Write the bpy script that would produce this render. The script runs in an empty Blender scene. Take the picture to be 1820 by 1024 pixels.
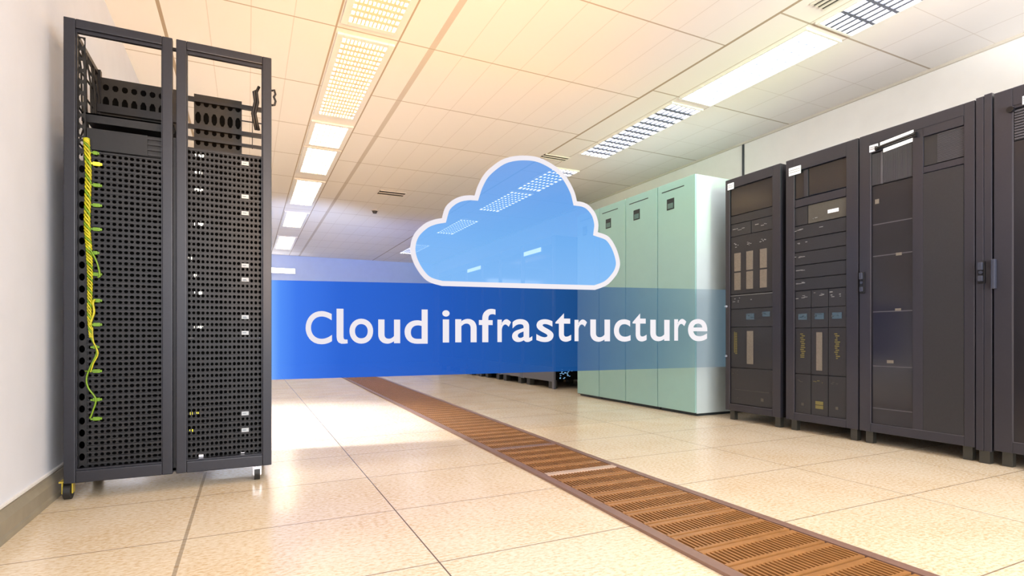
import bpy, bmesh, math, random
from mathutils import Vector, Matrix
random.seed(7)
SC = bpy.context.scene
COL = SC.collection

# ------------------------------------------------------------------ helpers
def s2l(c):
    return tuple((x / 12.92 if x <= .04045 else ((x + .055) / 1.055) ** 2.4) for x in [v / 255 for v in c])

def mat(name, rgb, rough=.5, metal=0., emit=None, estr=0., noise=0., nscale=20., bump=0., coat=0., spec=.5, ior=None):
    m = bpy.data.materials.new(name); m.use_nodes = True
    nt = m.node_tree; b = nt.nodes['Principled BSDF']
    col = s2l(rgb)
    b.inputs['Base Color'].default_value = (*col, 1)
    b.inputs['Roughness'].default_value = rough
    b.inputs['Metallic'].default_value = metal
    b.inputs['Specular IOR Level'].default_value = spec
    b.inputs['Coat Weight'].default_value = coat
    if emit:
        b.inputs['Emission Color'].default_value = (*s2l(emit), 1); b.inputs['Emission Strength'].default_value = estr
    if noise or bump:
        tc = nt.nodes.new('ShaderNodeTexCoord'); n = nt.nodes.new('ShaderNodeTexNoise')
        n.inputs['Scale'].default_value = nscale; n.inputs['Detail'].default_value = 5
        nt.links.new(tc.outputs['Object'], n.inputs['Vector'])
        if noise:
            r = nt.nodes.new('ShaderNodeValToRGB')
            r.color_ramp.elements[0].position = .3; r.color_ramp.elements[1].position = .7
            r.color_ramp.elements[0].color = (*[max(0, c * (1 - noise)) for c in col], 1)
            r.color_ramp.elements[1].color = (*[min(1, c * (1 + noise)) for c in col], 1)
            nt.links.new(n.outputs['Fac'], r.inputs['Fac']); nt.links.new(r.outputs['Color'], b.inputs['Base Color'])
        if bump:
            bp = nt.nodes.new('ShaderNodeBump'); bp.inputs['Strength'].default_value = bump; bp.inputs['Distance'].default_value = .01
            nt.links.new(n.outputs['Fac'], bp.inputs['Height']); nt.links.new(bp.outputs['Normal'], b.inputs['Normal'])
    return m

class MB:
    """collects shapes in world (or thing) coordinates, builds one mesh object"""
    def __init__(s): s.bm = bmesh.new()
    def box(s, x0, x1, y0, y1, z0, z1, bev=0.):
        bm = s.bm if not bev else bmesh.new()
        v = [bm.verts.new((x, y, z)) for x in sorted((x0, x1)) for y in sorted((y0, y1)) for z in sorted((z0, z1))]
        for f in [(0, 1, 3, 2), (4, 6, 7, 5), (0, 4, 5, 1), (2, 3, 7, 6), (0, 2, 6, 4), (1, 5, 7, 3)]:
            bm.faces.new([v[i] for i in f])
        if bev:
            bmesh.ops.bevel(bm, geom=bm.edges[:], offset=bev, segments=2, profile=.6, affect='EDGES')
            s.join(bm)
        return s
    def join(s, bm2):
        me = bpy.data.meshes.new('tmp'); bm2.to_mesh(me); bm2.free(); s.bm.from_mesh(me); bpy.data.meshes.remove(me)
    def cyl(s, c, r, h, axis='Z', seg=20, r2=None):
        M = Matrix.Translation(c)
        if axis == 'X': M = M @ Matrix.Rotation(math.pi / 2, 4, 'Y')
        if axis == 'Y': M = M @ Matrix.Rotation(math.pi / 2, 4, 'X')
        bmesh.ops.create_cone(s.bm, cap_ends=True, segments=seg, radius1=r, radius2=r if r2 is None else r2, depth=h, matrix=M)
        return s
    def tube(s, pts, r, seg=8):
        pts = [Vector(p) for p in pts]; rings = []
        for i, p in enumerate(pts):
            t = (pts[min(i + 1, len(pts) - 1)] - pts[max(i - 1, 0)]).normalized()
            a = t.cross(Vector((0, 1, .01))).normalized() if abs(t.y) < .95 else t.cross(Vector((1, 0, 0))).normalized()
            b = t.cross(a).normalized()
            rr = r[i] if isinstance(r, (list, tuple)) else r
            rings.append([s.bm.verts.new(p + (a * math.cos(q) + b * math.sin(q)) * rr) for q in [2 * math.pi * k / seg for k in range(seg)]])
        for A, B in zip(rings, rings[1:]):
            for k in range(seg): s.bm.faces.new((A[k], A[(k + 1) % seg], B[(k + 1) % seg], B[k]))
        s.bm.faces.new(rings[0][::-1]); s.bm.faces.new(rings[-1])
        return s
    def quad(s, *ps):
        s.bm.faces.new([s.bm.verts.new(p) for p in ps]); return s
    def poly(s, ps):
        f = s.bm.faces.new([s.bm.verts.new(p) for p in ps]); return f
    def cell(s, fr, u0, u1, v0, v1, ru, rv, seg=8):
        """flat rectangle with a rounded hole; fr maps (u,v) to a point"""
        cu, cv = (u0 + u1) / 2, (v0 + v1) / 2
        hu, hv = (u1 - u0) / 2, (v1 - v0) / 2
        O, I = [], []
        for k in range(seg):
            a = 2 * math.pi * (k + .5) / seg
            ca, sa = math.cos(a), math.sin(a)
            q = max(abs(ca), abs(sa))
            O.append(s.bm.verts.new(fr(cu + hu * ca / q, cv + hv * sa / q)))
            I.append(s.bm.verts.new(fr(cu + ru * ca, cv + rv * sa)))
        for k in range(seg):
            j = (k + 1) % seg
            # corner fill
            s.bm.faces.new((O[k], O[j], I[j], I[k]))
            a0, a1 = 2 * math.pi * (k + .5) / seg, 2 * math.pi * (k + 1.5) / seg
            if (abs(math.cos(a0)) > abs(math.sin(a0))) != (abs(math.cos(a1)) > abs(math.sin(a1))):
                c = s.bm.verts.new(fr(cu + hu * math.copysign(1, math.cos((a0 + a1) / 2)), cv + hv * math.copysign(1, math.sin((a0 + a1) / 2))))
                s.bm.faces.new((O[k], c, O[j]))
        return s
    def build(s, name, m, parent=None, smooth=False, off=None):
        bmesh.ops.recalc_face_normals(s.bm, faces=s.bm.faces[:])
        me = bpy.data.meshes.new(name)
        if off is not None: bmesh.ops.translate(s.bm, verts=s.bm.verts[:], vec=-Vector(off))
        s.bm.to_mesh(me); s.bm.free()
        me.materials.append(m)
        if smooth:
            for p in me.polygons: p.use_smooth = True
        o = bpy.data.objects.new(name, me); COL.objects.link(o)
        if parent: o.parent = parent
        return o

def tag(o, label, cat, group=None):
    o['label'] = label; o['category'] = cat
    if group: o['group'] = group
    return o

def thing(name, label, cat, loc=(0, 0, 0), group=None):
    o = bpy.data.objects.new(name, None); COL.objects.link(o); o.location = loc
    o.empty_display_size = .1
    return tag(o, label, cat, group)

def part(name, mb, m, parent, base=None, **k):
    """mesh given in world coordinates, parent located at base (no rotation)"""
    b = None
    if parent is not None:
        b = Vector((0, 0, 0)); p = parent
        while p is not None: b += p.location; p = p.parent
    return mb.build(name, m, parent, off=b, **k)

def struct(name, mb, m):
    o = mb.build(name, m); o['kind'] = 'structure'; return o

def copy_tree(o, parent=None):
    c = o.copy(); COL.objects.link(c); c.parent = parent
    for ch in list(o.children): copy_tree(ch, c)
    return c

ORD = ['first', 'second', 'third', 'fourth', 'fifth', 'sixth', 'seventh', 'eighth', 'ninth', 'tenth', 'eleventh', 'twelfth',
       'thirteenth', 'fourteenth', 'fifteenth', 'sixteenth', 'seventeenth', 'eighteenth']

# ------------------------------------------------------------------ materials
M = {}
M['black_metal'] = mat('black_metal', (30, 30, 35), .38, .3, noise=.06, nscale=60)
M['black_metal_door'] = mat('black_metal_door', (39, 40, 48), .34, .25, noise=.05, nscale=80)
M['dark'] = mat('dark_inside', (3, 3, 3), .9, spec=.1)
M['face'] = mat('server_face', (20, 20, 23), .42, .2, noise=.18, nscale=45)
M['face_b'] = mat('server_bar', (31, 31, 35), .4, .2, noise=.15, nscale=60)
M['mesh'] = mat('mesh_panel', (30, 29, 28), .5, .2, noise=.25, nscale=30)
M['sticker'] = mat('sticker', (176, 182, 188), .6)
M['sticker_ink'] = mat('sticker_ink', (70, 92, 110), .6)
M['led_white'] = mat('led_white', (255, 255, 250), .3, emit=(255, 250, 235), estr=2.2)
M['led_yellow'] = mat('led_yellow', (230, 220, 60), .3, emit=(220, 210, 40), estr=.8)
M['yellow_cable'] = mat('yellow_cable', (184, 176, 26), .42, noise=.25, nscale=70)
M['lime_cable'] = mat('lime_cable', (112, 146, 20), .4, noise=.15, nscale=70)
M['lime_plug'] = mat('lime_plug', (100, 138, 22), .35, emit=(150, 195, 40), estr=.03, noise=.2, nscale=120)
M['chrome'] = mat('chrome', (215, 215, 222), .2, .85)
M['rubber'] = mat('rubber', (24, 24, 26), .5)
M['brass'] = mat('brass_plate', (215, 190, 70), .35, .4)
M['mint'] = mat('mint_panel', (148, 187, 180), .34, noise=.015, nscale=8)
M['mint_side'] = mat('mint_side', (192, 206, 208), .4, noise=.015, nscale=8)
M['slot'] = mat('slot_dark', (34, 44, 48), .4)
M['latch'] = mat('latch_teal', (88, 120, 120), .3, .2)
M['cab'] = mat('cabinet_black', (42, 42, 48), .42, .15, noise=.05, nscale=90, coat=.05)
M['cab_frame'] = mat('cabinet_frame', (49, 48, 56), .3, .2, noise=.04, nscale=90)
M['cab_panel'] = mat('cabinet_panel', (42, 42, 46), .4, .1, noise=.08, nscale=120)
M['cab_glass'] = mat('tinted_glass', (35, 34, 39), .16, 0, spec=.45)
M['cab_module'] = mat('module_dark', (46, 46, 50), .4, .1, noise=.08, nscale=80)
M['olive'] = mat('olive_panel', (76, 73, 67), .45, noise=.06, nscale=60)
M['silver_strip'] = mat('silver_strip', (120, 113, 103), .4, .2, noise=.12, nscale=90)
M['leg'] = mat('leg_metal', (66, 65, 60), .4, .4)
M['grille'] = mat('grille_dark', (40, 38, 40), .5)
M['grille_bar'] = mat('grille_bar', (84, 82, 88), .4, .2)
M['handle'] = mat('handle_black', (18, 18, 22), .3, .2)
M['handle_hi'] = mat('handle_grey', (62, 66, 80), .3, .3)
M['badge'] = mat('badge_white', (236, 236, 240), .4, emit=(255, 255, 255), estr=.2)
M['text_grey'] = mat('text_grey', (140, 142, 142), .5)
M['text_yellow'] = mat('text_yellow', (112, 104, 58), .5)
M['display'] = mat('display_glass', (60, 74, 84), .2, emit=(150, 180, 200), estr=.08)
M['far_rack'] = mat('far_rack_grey', (104, 106, 114), .3, .2)
M['far_glass'] = mat('far_rack_glass', (40, 46, 66), .08, 0, spec=.6)
M['blue_led'] = mat('blue_led', (120, 170, 210), .3, emit=(140, 190, 230), estr=.7)
M['fixture'] = mat('fixture_white', (238, 234, 226), .4)
M['louvre'] = mat('louvre_metal', (120, 124, 140), .35, .3)
M['louvre_warm'] = mat('louvre_warm', (240, 222, 188), .4)
M['tube_warm'] = mat('tube_warm', (255, 246, 228), .4, emit=(255, 240, 208), estr=15)
M['tube_white'] = mat('tube_white', (255, 255, 255), .4, emit=(250, 250, 255), estr=14)
M['vent'] = mat('vent_white', (225, 218, 206), .5)
M['vent_dark'] = mat('vent_dark', (70, 64, 58), .6)
M['grate'] = mat('grate_brown', (162, 114, 66), .38, .15, noise=.12, nscale=25)
M['grate_pit'] = mat('grate_pit', (40, 22, 12), .7)
M['grate_trim'] = mat('grate_trim', (140, 110, 98), .38, .2, noise=.05, nscale=40)
M['grate_cross'] = mat('grate_crossbar', (205, 178, 158), .35, .2)
M['trim_dark'] = mat('trim_dark', (60, 64, 70), .5)

def wall_mat(name, rgb, b=.12):
    return mat(name, rgb, .75, noise=.02, nscale=6, bump=b)
M['wall_l'] = wall_mat('wall_left_plaster', (222, 225, 234), .25)
M['wall_r'] = wall_mat('wall_right_paint', (240, 237, 230), .03)
M['wall_b'] = wall_mat('wall_back_lit_blue', (196, 214, 246), .03)  # blue light on the far wall is put into this base colour

def lines_material(name, base, joint, xs, ys, wx, wy, noise_fn, rough, bump=0.):
    """flat surface with painted-in joints: xs / ys are lists of (position, width, strength) or ('mod', pitch, offset, width, strength, lo, hi)"""
    m = bpy.data.materials.new(name); m.use_nodes = True
    nt = m.node_tree; N, L = nt.nodes, nt.links
    b = N['Principled BSDF']; b.inputs['Roughness'].default_value = rough
    tc = N.new('ShaderNodeTexCoord'); sp = N.new('ShaderNodeSeparateXYZ'); L.new(tc.outputs['Object'], sp.inputs[0])
    def mth(op, a, c=None, d=None):
        n = N.new('ShaderNodeMath'); n.operation = op
        for i, v in enumerate((a, c, d)):
            if v is None: continue
            if isinstance(v, (int, float)): n.inputs[i].default_value = v
            else: L.new(v, n.inputs[i])
        return n.outputs[0]
    acc = None
    def add(v):
        nonlocal acc
        acc = v if acc is None else mth('MAXIMUM', acc, v)
    def gate(v, coord, lo, hi):
        return mth('MULTIPLY', v, mth('MULTIPLY', mth('GREATER_THAN', coord, lo), mth('LESS_THAN', coord, hi)))
    for axis, oth, lst in ((sp.outputs[0], sp.outputs[1], xs), (sp.outputs[1], sp.outputs[0], ys)):
        for e in lst:
            if e[0] == 'mod':
                _, p, o, w, st, lo, hi, olo, ohi = e
                t = mth('ABSOLUTE', mth('SUBTRACT', mth('FLOORED_MODULO', mth('SUBTRACT', axis, o - p / 2), p), p / 2))
                v = mth('MULTIPLY', mth('LESS_THAN', t, w / 2), st)
                v = gate(v, axis, lo, hi); v = gate(v, oth, olo, ohi)
            else:
                p, w, st, olo, ohi = e
                v = mth('MULTIPLY', mth('LESS_THAN', mth('ABSOLUTE', mth('SUBTRACT', axis, p)), w / 2), st)
                v = gate(v, oth, olo, ohi)
            add(v)
    basec = noise_fn(nt, tc) if noise_fn else None
    mix = N.new('ShaderNodeMix'); mix.data_type = 'RGBA'
    L.new(acc, mix.inputs['Factor'])
    if basec is not None: L.new(basec, mix.inputs['A'])
    else: mix.inputs['A'].default_value = (*s2l(base), 1)
    mix.inputs['B'].default_value = (*s2l(joint), 1)
    L.new(mix.outputs['Result'], b.inputs['Base Color'])
    return m

def floor_noise(nt, tc):
    N, L = nt.nodes, nt.links
    n1 = N.new('ShaderNodeTexNoise'); n1.inputs['Scale'].default_value = 70; n1.inputs['Detail'].default_value = 7; n1.inputs['Roughness'].default_value = .62
    n2 = N.new('ShaderNodeTexNoise'); n2.inputs['Scale'].default_value = 3; n2.inputs['Detail'].default_value = 3
    mp = N.new('ShaderNodeMapping'); mp.inputs['Scale'].default_value = (.75, 1.3, 1)
    L.new(tc.outputs['Object'], mp.inputs[0]); L.new(mp.outputs[0], n1.inputs[0]); L.new(tc.outputs['Object'], n2.inputs[0])
    r = N.new('ShaderNodeValToRGB'); e = r.color_ramp.elements
    e[0].position = .36; e[0].color = (*s2l((212, 184, 146)), 1)
    e[1].position = .60; e[1].color = (*s2l((234, 220, 198)), 1)
    x = e.new(.47); x.color = (*s2l((225, 206, 176)), 1)
    a = N.new('ShaderNodeMath'); a.operation = 'MULTIPLY_ADD'; a.inputs[1].default_value = .22
    L.new(n2.outputs['Fac'], a.inputs[0]); 
    b2 = N.new('ShaderNodeMath'); b2.operation = 'SUBTRACT'; L.new(n1.outputs['Fac'], b2.inputs[0]); b2.inputs[1].default_value = .11
    L.new(b2.outputs[0], a.inputs[2])
    L.new(a.outputs[0], r.inputs['Fac'])
    return r.outputs['Color']

B9 = 999
M['floor'] = lines_material('stone_floor', (230, 205, 165), (112, 92, 70),
    [(-.2, .012, .55, -B9, B9), (.55, .005, 1, -B9, B9), (2.70, .005, .8, -B9, B9), (3.45, .004, .6, -B9, B9)],
    [('mod', .58, .51, .005, .85, -B9, B9, -B9, 1.4), ('mod', .585, 1.45, .005, .8, -B9, B9, 1.6, B9)],
    0, 0, floor_noise, .2)
M['floor'].node_tree.nodes['Principled BSDF'].inputs['Specular IOR Level'].default_value = .55
M['ceiling'] = lines_material('ceiling_tile', (238, 233, 226), (172, 154, 130),
    [(1.19, .045, .55, -B9, B9), (3.05, .022, 1, -B9, B9), (-.5, .022, 1, -B9, B9), (.53, .012, .9, -B9, B9), (.95, .012, .9, -B9, B9),
     (3.33, .01, .6, -B9, B9), (3.73, .01, .6, -B9, B9),
     ('mod', .235, 1.19, .006, .28, 1.3, 3.0, -B9, B9), ('mod', .25, .02, .006, .3, -.45, .5, -B9, B9), ('mod', .36, 3.73, .006, .4, 3.8, 4.8, -B9, B9)],
    [('mod', .95, 3.78, .012, .8, -B9, B9, -B9, 3.05), ('mod', 1.22, 2.39, .014, .85, -B9, B9, 3.05, B9), ('mod', .407, 2.39, .005, .35, -B9, B9, 3.73, B9)],
    0, 0, None, .8)

# ------------------------------------------------------------------ setting
WL, WR, YB, YF, CZ = -.79, 4.75, 15., -2.6, 2.78
struct('floor', MB().box(WL - .1, WR + .1, YF, YB + .1, -.1, 0), M['floor'])
struct('ceiling', MB().box(WL - .1, WR + .1, YF, YB + .1, CZ, CZ + .1), M['ceiling'])
struct('wall_left', MB().box(WL - .1, WL, YF, YB, 0, CZ), M['wall_l'])
struct('wall_right', MB().box(WR, WR + .1, YF, YB, 0, CZ), M['wall_r'])
struct('wall_back', MB().box(WL, WR, YB, YB + .1, 0, CZ), M['wall_b'])
bb = MB()
prof = [(0, 0), (.030, 0), (.030, .018), (.024, .026), (.024, .074), (.016, .088), (.010, .1), (.010, .106), (0, .113)]
for (xa, za), (xb, zb) in zip(prof, prof[1:]):
    bb.quad((WL + xa, YF, za), (WL + xa, YB, za), (WL + xb, YB, zb), (WL + xb, YF, zb))
struct('baseboard_left', bb, mat('baseboard_wood', (150, 142, 124), .4, noise=.12, nscale=9))
struct('trim_1', MB().box(WL, WL + .011, YF, YB, .113, .122), mat('baseboard_cap', (236, 234, 232), .5))
struct('trim_2', MB().box(WR - .012, WR, 4.155, 4.175, 0, CZ), M['trim_dark'])
struct('trim_3', MB().box(WR - .02, WR, YF, YB, CZ - .02, CZ), mat('wall_angle', (214, 206, 190), .6))

# ------------------------------------------------------------------ ceiling lights
def troffer(x0, x1, y0, y1, label, tube, group, nlong=3, pitch=.055, wl=.006, wc=.004, margin=.045):
    cx, cy = (x0 + x1) / 2, (y0 + y1) / 2
    t = thing('ceiling_light', label, 'ceiling light', (cx, cy, CZ), group)
    f = MB(); zt, zb = CZ - .0005, CZ - .018
    f.box(x0, x0 + margin, y0, y1, zb, zt, .003); f.box(x1 - margin, x1, y0, y1, zb, zt, .003)
    f.box(x0 + margin, x1 - margin, y0, y0 + margin, zb, zt, .003); f.box(x0 + margin, x1 - margin, y1 - margin, y1, zb, zt, .003)
    part('frame', f, M['fixture'], t)
    a0, a1, b0, b1 = x0 + margin, x1 - margin, y0 + margin, y1 - margin
    part('diffuser', MB().box(a0, a1, b0, b1, CZ - .004, CZ - .001), tube, t)
    g = MB()
    for i in range(1, nlong + 1):
        x = a0 + (a1 - a0) * i / (nlong + 1); g.box(x - wl / 2, x + wl / 2, b0, b1, CZ - .017, CZ - .004)
    n = max(2, round((b1 - b0) / pitch))
    for i in range(1, n):
        y = b0 + (b1 - b0) * i / n; g.box(a0, a1, y - wc / 2, y + wc / 2, CZ - .0165, CZ - .004)
    part('louvre', g, M['louvre_warm'] if tube is M['tube_warm'] else M['louvre'], t)
    return t

LG = 'warm troffers in the left ceiling row'
left = [(2.2, 3.70), (3.83, 5.33), (5.50, 6.22), (6.26, 7.30), (7.62, 9.11), (9.68, 11.03), (12.1, 13.9)]
nm = ['cut by the top edge', 'the long whole one above the racks', 'short and right behind the long one', 'just behind the short one', 'midway down the row', 'second from the far end', 'at the far end over the sign']
for i, (a, b) in enumerate(left):
    troffer(.545, .935, a, b, 'warm white louvred ceiling light, left row, ' + nm[i], M['tube_warm'], LG, nlong=11 if i < 2 else 5, pitch=.075 if i < 2 else .1, wl=.011 if i < 2 else .006, wc=.034 if i < 2 else .004)
RG = 'cool troffers in the right ceiling row'
right = [(1.15, 2.36), (2.42, 3.62), (3.70, 5.20), (5.75, 6.80), (6.95, 8.2), (9.0, 10.4), (11.9, 13.3)]
nm = ['with a clear grid at the top edge', 'glaring brightest above the cabinets', 'with dotted grid behind the glaring one', 'seen through the top of the cloud', 'seen through the middle of the cloud', 'seen at the left of the cloud', 'farthest by the blue sign']
for i, (a, b) in enumerate(right):
    troffer(3.345, 3.715, a, b, 'cool white louvred ceiling light, right row, ' + nm[i], M['tube_white'], RG, nlong=(5, 3, 5)[min(i, 2)], pitch=(.14, .12, .11)[min(i, 2)], wl=(.022, .005, .016)[min(i, 2)], wc=(.022, .003, .036)[min(i, 2)], margin=.02)

# ceiling vents and the small sprinkler
def vent(x0, x1, y0, y1, label, along='y', n=3):
    t = thing('ceiling_vent', label, 'vent', ((x0 + x1) / 2, (y0 + y1) / 2, CZ), 'ceiling vents')
    part('backing', MB().box(x0, x1, y0, y1, CZ - .005, CZ - .0005), M['vent_dark'], t)
    s = MB()
    for i in range(n + 1):
        if along == 'y':
            x = x0 + (x1 - x0) * i / n; s.box(x - .008, x + .008, y0, y1, CZ - .012, CZ - .003)
        else:
            y = y0 + (y1 - y0) * i / n; s.box(x0, x1, y - .006, y + .006, CZ - .012, CZ - .003)
    part('slat', s, M['vent'], t)
vent(3.14, 3.26, 1.55, 2.24, 'slotted ceiling vent beside the light at the top edge', 'y', 3)
vent(1.68, 2.05, 7.72, 7.95, 'small dark slotted ceiling vent left of the cloud', 'x', 2)
vent(3.02, 3.34, 5.38, 5.5, 'small ceiling vent above the cloud at the end of the dotted light', 'x', 2)
sp = thing('sprinkler', 'small dark ceiling sprinkler left of the cloud', 'sprinkler', (1.87, 9.02, CZ))
part('plate', MB().cyl((1.87, 9.02, CZ - .006), .06, .011), M['vent'], sp)
part('nozzle', MB().cyl((1.87, 9.02, CZ - .03), .03, .04, r2=.045), M['vent_dark'], sp)

ws = thing('wall_light', 'glowing white light strip on the far wall left of the cloud', 'wall light', (.1, YB - .03, 2.38))
part('housing', MB().box(-.75, 1.1, YB - .03, YB - .001, 2.31, 2.45, .004), M['fixture'], ws)
part('diffuser', MB().box(-.73, 1.08, YB - .036, YB - .029, 2.325, 2.435), M['tube_white'], ws)
# ------------------------------------------------------------------ floor grates
def gx(xn, y):          # the strip drifts slightly to the right and widens with distance
    l = 1.30 + .019 * (y - 2) + (.03 if y > 2.3 else .03 * (y - 1.2) / 1.1 if y > 1.2 else 0)
    r = 1.845 + .03 * max(0, y - 2.6) * 1.1
    return l + (r - l) * xn
def warp(mb):
    for v in mb.bm.verts: v.co.x = gx(v.co.x, v.co.y)
    return mb
EY0 = .405
BW = .075   # border share of the width
for side, (a, b), lab in ((1, (0, BW), 'brown metal border strip along the left edge of the floor grates'), (2, (1 - BW, 1), 'brown metal border strip along the right edge of the floor grates')):
    t = MB()
    ys = [EY0 + .343 * i for i in range(29)]
    for y0, y1 in zip(ys, ys[1:]): t.box(a, b, y0, y1, 0.0005, .012)
    bmesh.ops.remove_doubles(t.bm, verts=t.bm.verts[:], dist=1e-5)
    o = warp(t).build('grate_border', M['grate_trim']); tag(o, lab, 'floor border', 'floor grate borders')
for k in range(14):
    y0 = EY0 + .685 * k; y1 = y0 + .685
    if k < 2: where = 'nearest the camera' if k == 0 else 'second from the bottom edge of the picture'
    elif k == 2: where = 'just before the pale crossbar'
    elif k == 3: where = 'just beyond the pale crossbar'
    elif k == 13: where = 'farthest, under the blue banner'
    else: where = '%s beyond the pale crossbar' % ORD[k - 3]
    c = (gx(.5, y0), y0, 0)
    t = thing('floor_grate', 'brown slotted floor grate, ' + where, 'floor grate', c, 'floor grates in the cable strip')
    p = MB()
    p.box(BW + .002, 1 - BW - .002, y0, y1, .0005, .003)
    part('tray', warp(p), M['grate_pit'], t)
    n = 5; pit = .685 / n; a, b = BW + .012, 1 - BW - .012
    for j in range(n):
        u0, u1 = y0 + pit * j + .005, y0 + pit * (j + 1) - .005
        s = MB()
        s.box(a, b, u0, u0 + .014, .003, .0105); s.box(a, b, u1 - .022, u1, .003, .0105)
        ns = 24
        for q in range(ns + 1):
            x = a + (b - a) * q / ns; s.box(x - .0095, x + .0045, u0 + .012, u1 - .02, .003, .0095)
        part('slat_panel', warp(s), M['grate'], t)
    if k in (2, 3):
        o = part('crossbar', warp(MB().box(a - .01, b + .01, y1 - .03, y1 + .012, .003, .0135)), M['grate_cross'] if k == 2 else M['grate_trim'], t)
        if k == 2: o['label'] = 'pale pinkish crossbar across the grate'

# ------------------------------------------------------------------ left rack
RX0, RX1, RY0, RY1, RZ0, RZ1 = -.722, .108, 2.99, 3.52, .076, 2.114
rk = thing('server_rack', 'tall black open-top server rack on castors with two framed doors', 'server rack', (-.3, 3.25, 0))
def frame_ring(mb, x0, x1, z0, z1, wl, wr, wt, wb, y0, y1, bev=.004):
    mb.box(x0, x0 + wl, y0, y1, z0, z1, bev); mb.box(x1 - wr, x1, y0, y1, z0, z1, bev)
    mb.box(x0 + wl, x1 - wr, y0, y1, z1 - wt, z1, bev); mb.box(x0 + wl, x1 - wr, y0, y1, z0, z0 + wb, bev)
    return mb
for (x0, x1, side, lab) in ((RX0, -.316, 0, 'left framed door of the rack'), (-.302, RX1, 1, 'right framed door of the rack')):
    d = frame_ring(MB(), x0, x1, RZ0, RZ1, .042, .042, .040, .052, RY0, RY0 + .03, .004)
    frame_ring(d, x0 + .042, x1 - .042, RZ0 + .052, RZ1 - .040, .004, .004, .014, .008, RY0 + .012, RY0 + .03, 0)
    o = part('door', d, M['black_metal_door'], rk); o['label'] = lab
fr = MB()
for x in (RX0 + .006, RX1 - .034):
    for y in (RY0 + .034, RY1 - .03): fr.box(x, x + .028, y, y + .03, RZ0 + .01, RZ1 - .008)
for z in (RZ0 + .01, RZ1 - .04):
    fr.box(RX0 + .034, RX1 - .034, RY0 + .034, RY0 + .05, z, z + .012)
    fr.box(RX0 + .034, RX1 - .034, RY1 - .018, RY1, z - .036 if z > 1 else z, z - .022 if z > 1 else z + .03)
    for x in (RX0 + .006, RX1 - .034): fr.box(x, x + .018, RY0 + .064, RY1 - .03, z + .008, z + .03)
fr.box(RX0 + .006, RX1 - .006, RY0 + .034, RY1, RZ0 + .004, RZ0 + .01)
fr.box(-.33, -.29, RY0 + .034, RY0 + .06, RZ0 + .01, 1.66)
part('frame', fr, M['black_metal'], rk)
# left side: lattice ladder above, solid panel below
sd = MB()
sx = RX0 + .012
for i in range(3):
    y = RY0 + .12 + i * .15
    sd.box(sx, sx + .012, y, y + .010, 1.55, RZ1 - .03)
for i in range(6):
    z = 1.62 + i * .085
    sd.tube([(sx + .004, RY0 + .07, z), (sx + .004, RY1 - .04, z + .02 * math.sin(i * 2.1))], .0045, 6)
for i in range(5):
    y = RY0 + .08 + i * .085
    sd.tube([(sx + .016, y, 1.56), (sx + .03, y + .06, 1.68), (sx + .014, y + .1, 1.82), (sx + .02, y + .06, 1.95), (sx + .014, y + .02, 2.05)], .004, 6)
part('side_lattice', sd, M['mesh'], rk)
part('side_panel', MB().box(RX0, RX0 + .005, RY0 + .034, RY1, RZ0 + .01, 1.55).box(RX1 - .005, RX1, RY0 + .034, RY1, RZ0 + .01, 1.62), M['black_metal'], rk)
# perforated upright rail at the left of the left bay
ru = MB()
for i in range(28):
    z = 1.60 - i * .0535
    ru.cell(lambda u, v: (u, RY0 + .038, v), RX0 + .040, RX0 + .075, z - .0535, z, .011, .017)
part('mounting_rail', ru, M['face'], rk)
# the same rail carries on at the top of the left bay with rings
ru = MB()
for i in range(9):
    z = 2.06 - i * .05
    ru.cell(lambda u, v: (u, RY0 + .05, v), RX0 + .040, RX0 + .068, z - .05, z, .010, .019)
part('mounting_rail', ru, M['mesh'], rk)
# back panels with round and square openings
def back_panel(x0, x1, z1):
    p = MB(); y = RY1 - .02
    fr_ = lambda u, v: (u, y, v)
    n = max(6, round((x1 - x0) / .040)); w = (x1 - x0) / n
    p.quad(fr_(x0, z1 - .022), fr_(x1, z1 - .022), fr_(x1, z1), fr_(x0, z1))
    z = z1 - .022
    for (h, ru_, rv) in ((.055, .014, .017), (.012, 0, 0), (.082, .0145, .034), (.012, 0, 0), (.05, .012, .014), (.012, 0, 0), (.05, .012, .014)):
        if ru_ == 0:
            p.quad(fr_(x0, z - h), fr_(x1, z - h), fr_(x1, z), fr_(x0, z))
        else:
            for i in range(n): p.cell(fr_, x0 + w * i, x0 + w * (i + 1), z - h, z, ru_, rv)
        z -= h
    p.quad(fr_(x0, RZ0 + .02), fr_(x1, RZ0 + .02), fr_(x1, z), fr_(x0, z))
    return p
part('back_panel', back_panel(-.688, -.318, 2.072), M['mesh'], rk)
part('back_panel', back_panel(-.268, -.030, 2.068), M['mesh'], rk)
part('back_cover', MB().box(-.685, -.32, RY1 - .012, RY1 - .006, RZ0 + .03, 2.05).box(-.265, -.034, RY1 - .012, RY1 - .006, RZ0 + .03, 2.045), M['dark'], rk)
cr = MB()
cr.box(-.700, -.32, RY1 - .045, RY1 - .022, 1.885, 1.925); cr.box(-.700, -.32, RY1 - .04, RY1 - .022, 1.79, 1.825)
cr.box(-.300, .09, RY1 - .045, RY1 - .022, 1.868, 1.89); cr.box(-.300, .09, RY1 - .045, RY1 - .024, 1.805, 1.82); cr.box(-.300, .09, RY1 - .045, RY1 - .024, 1.75, 1.76)
cr.box(-.300, .09, RY1 - .04, RY1 - .022, 2.02, 2.035); cr.box(-.03, .09, RY1 - .035, RY1 - .03, 1.95, 1.956); cr.box(.022, .026, RY1 - .035, RY1 - .03, 1.80, 2.02)
part('cross_rail', cr, M['face_b'], rk)
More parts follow.
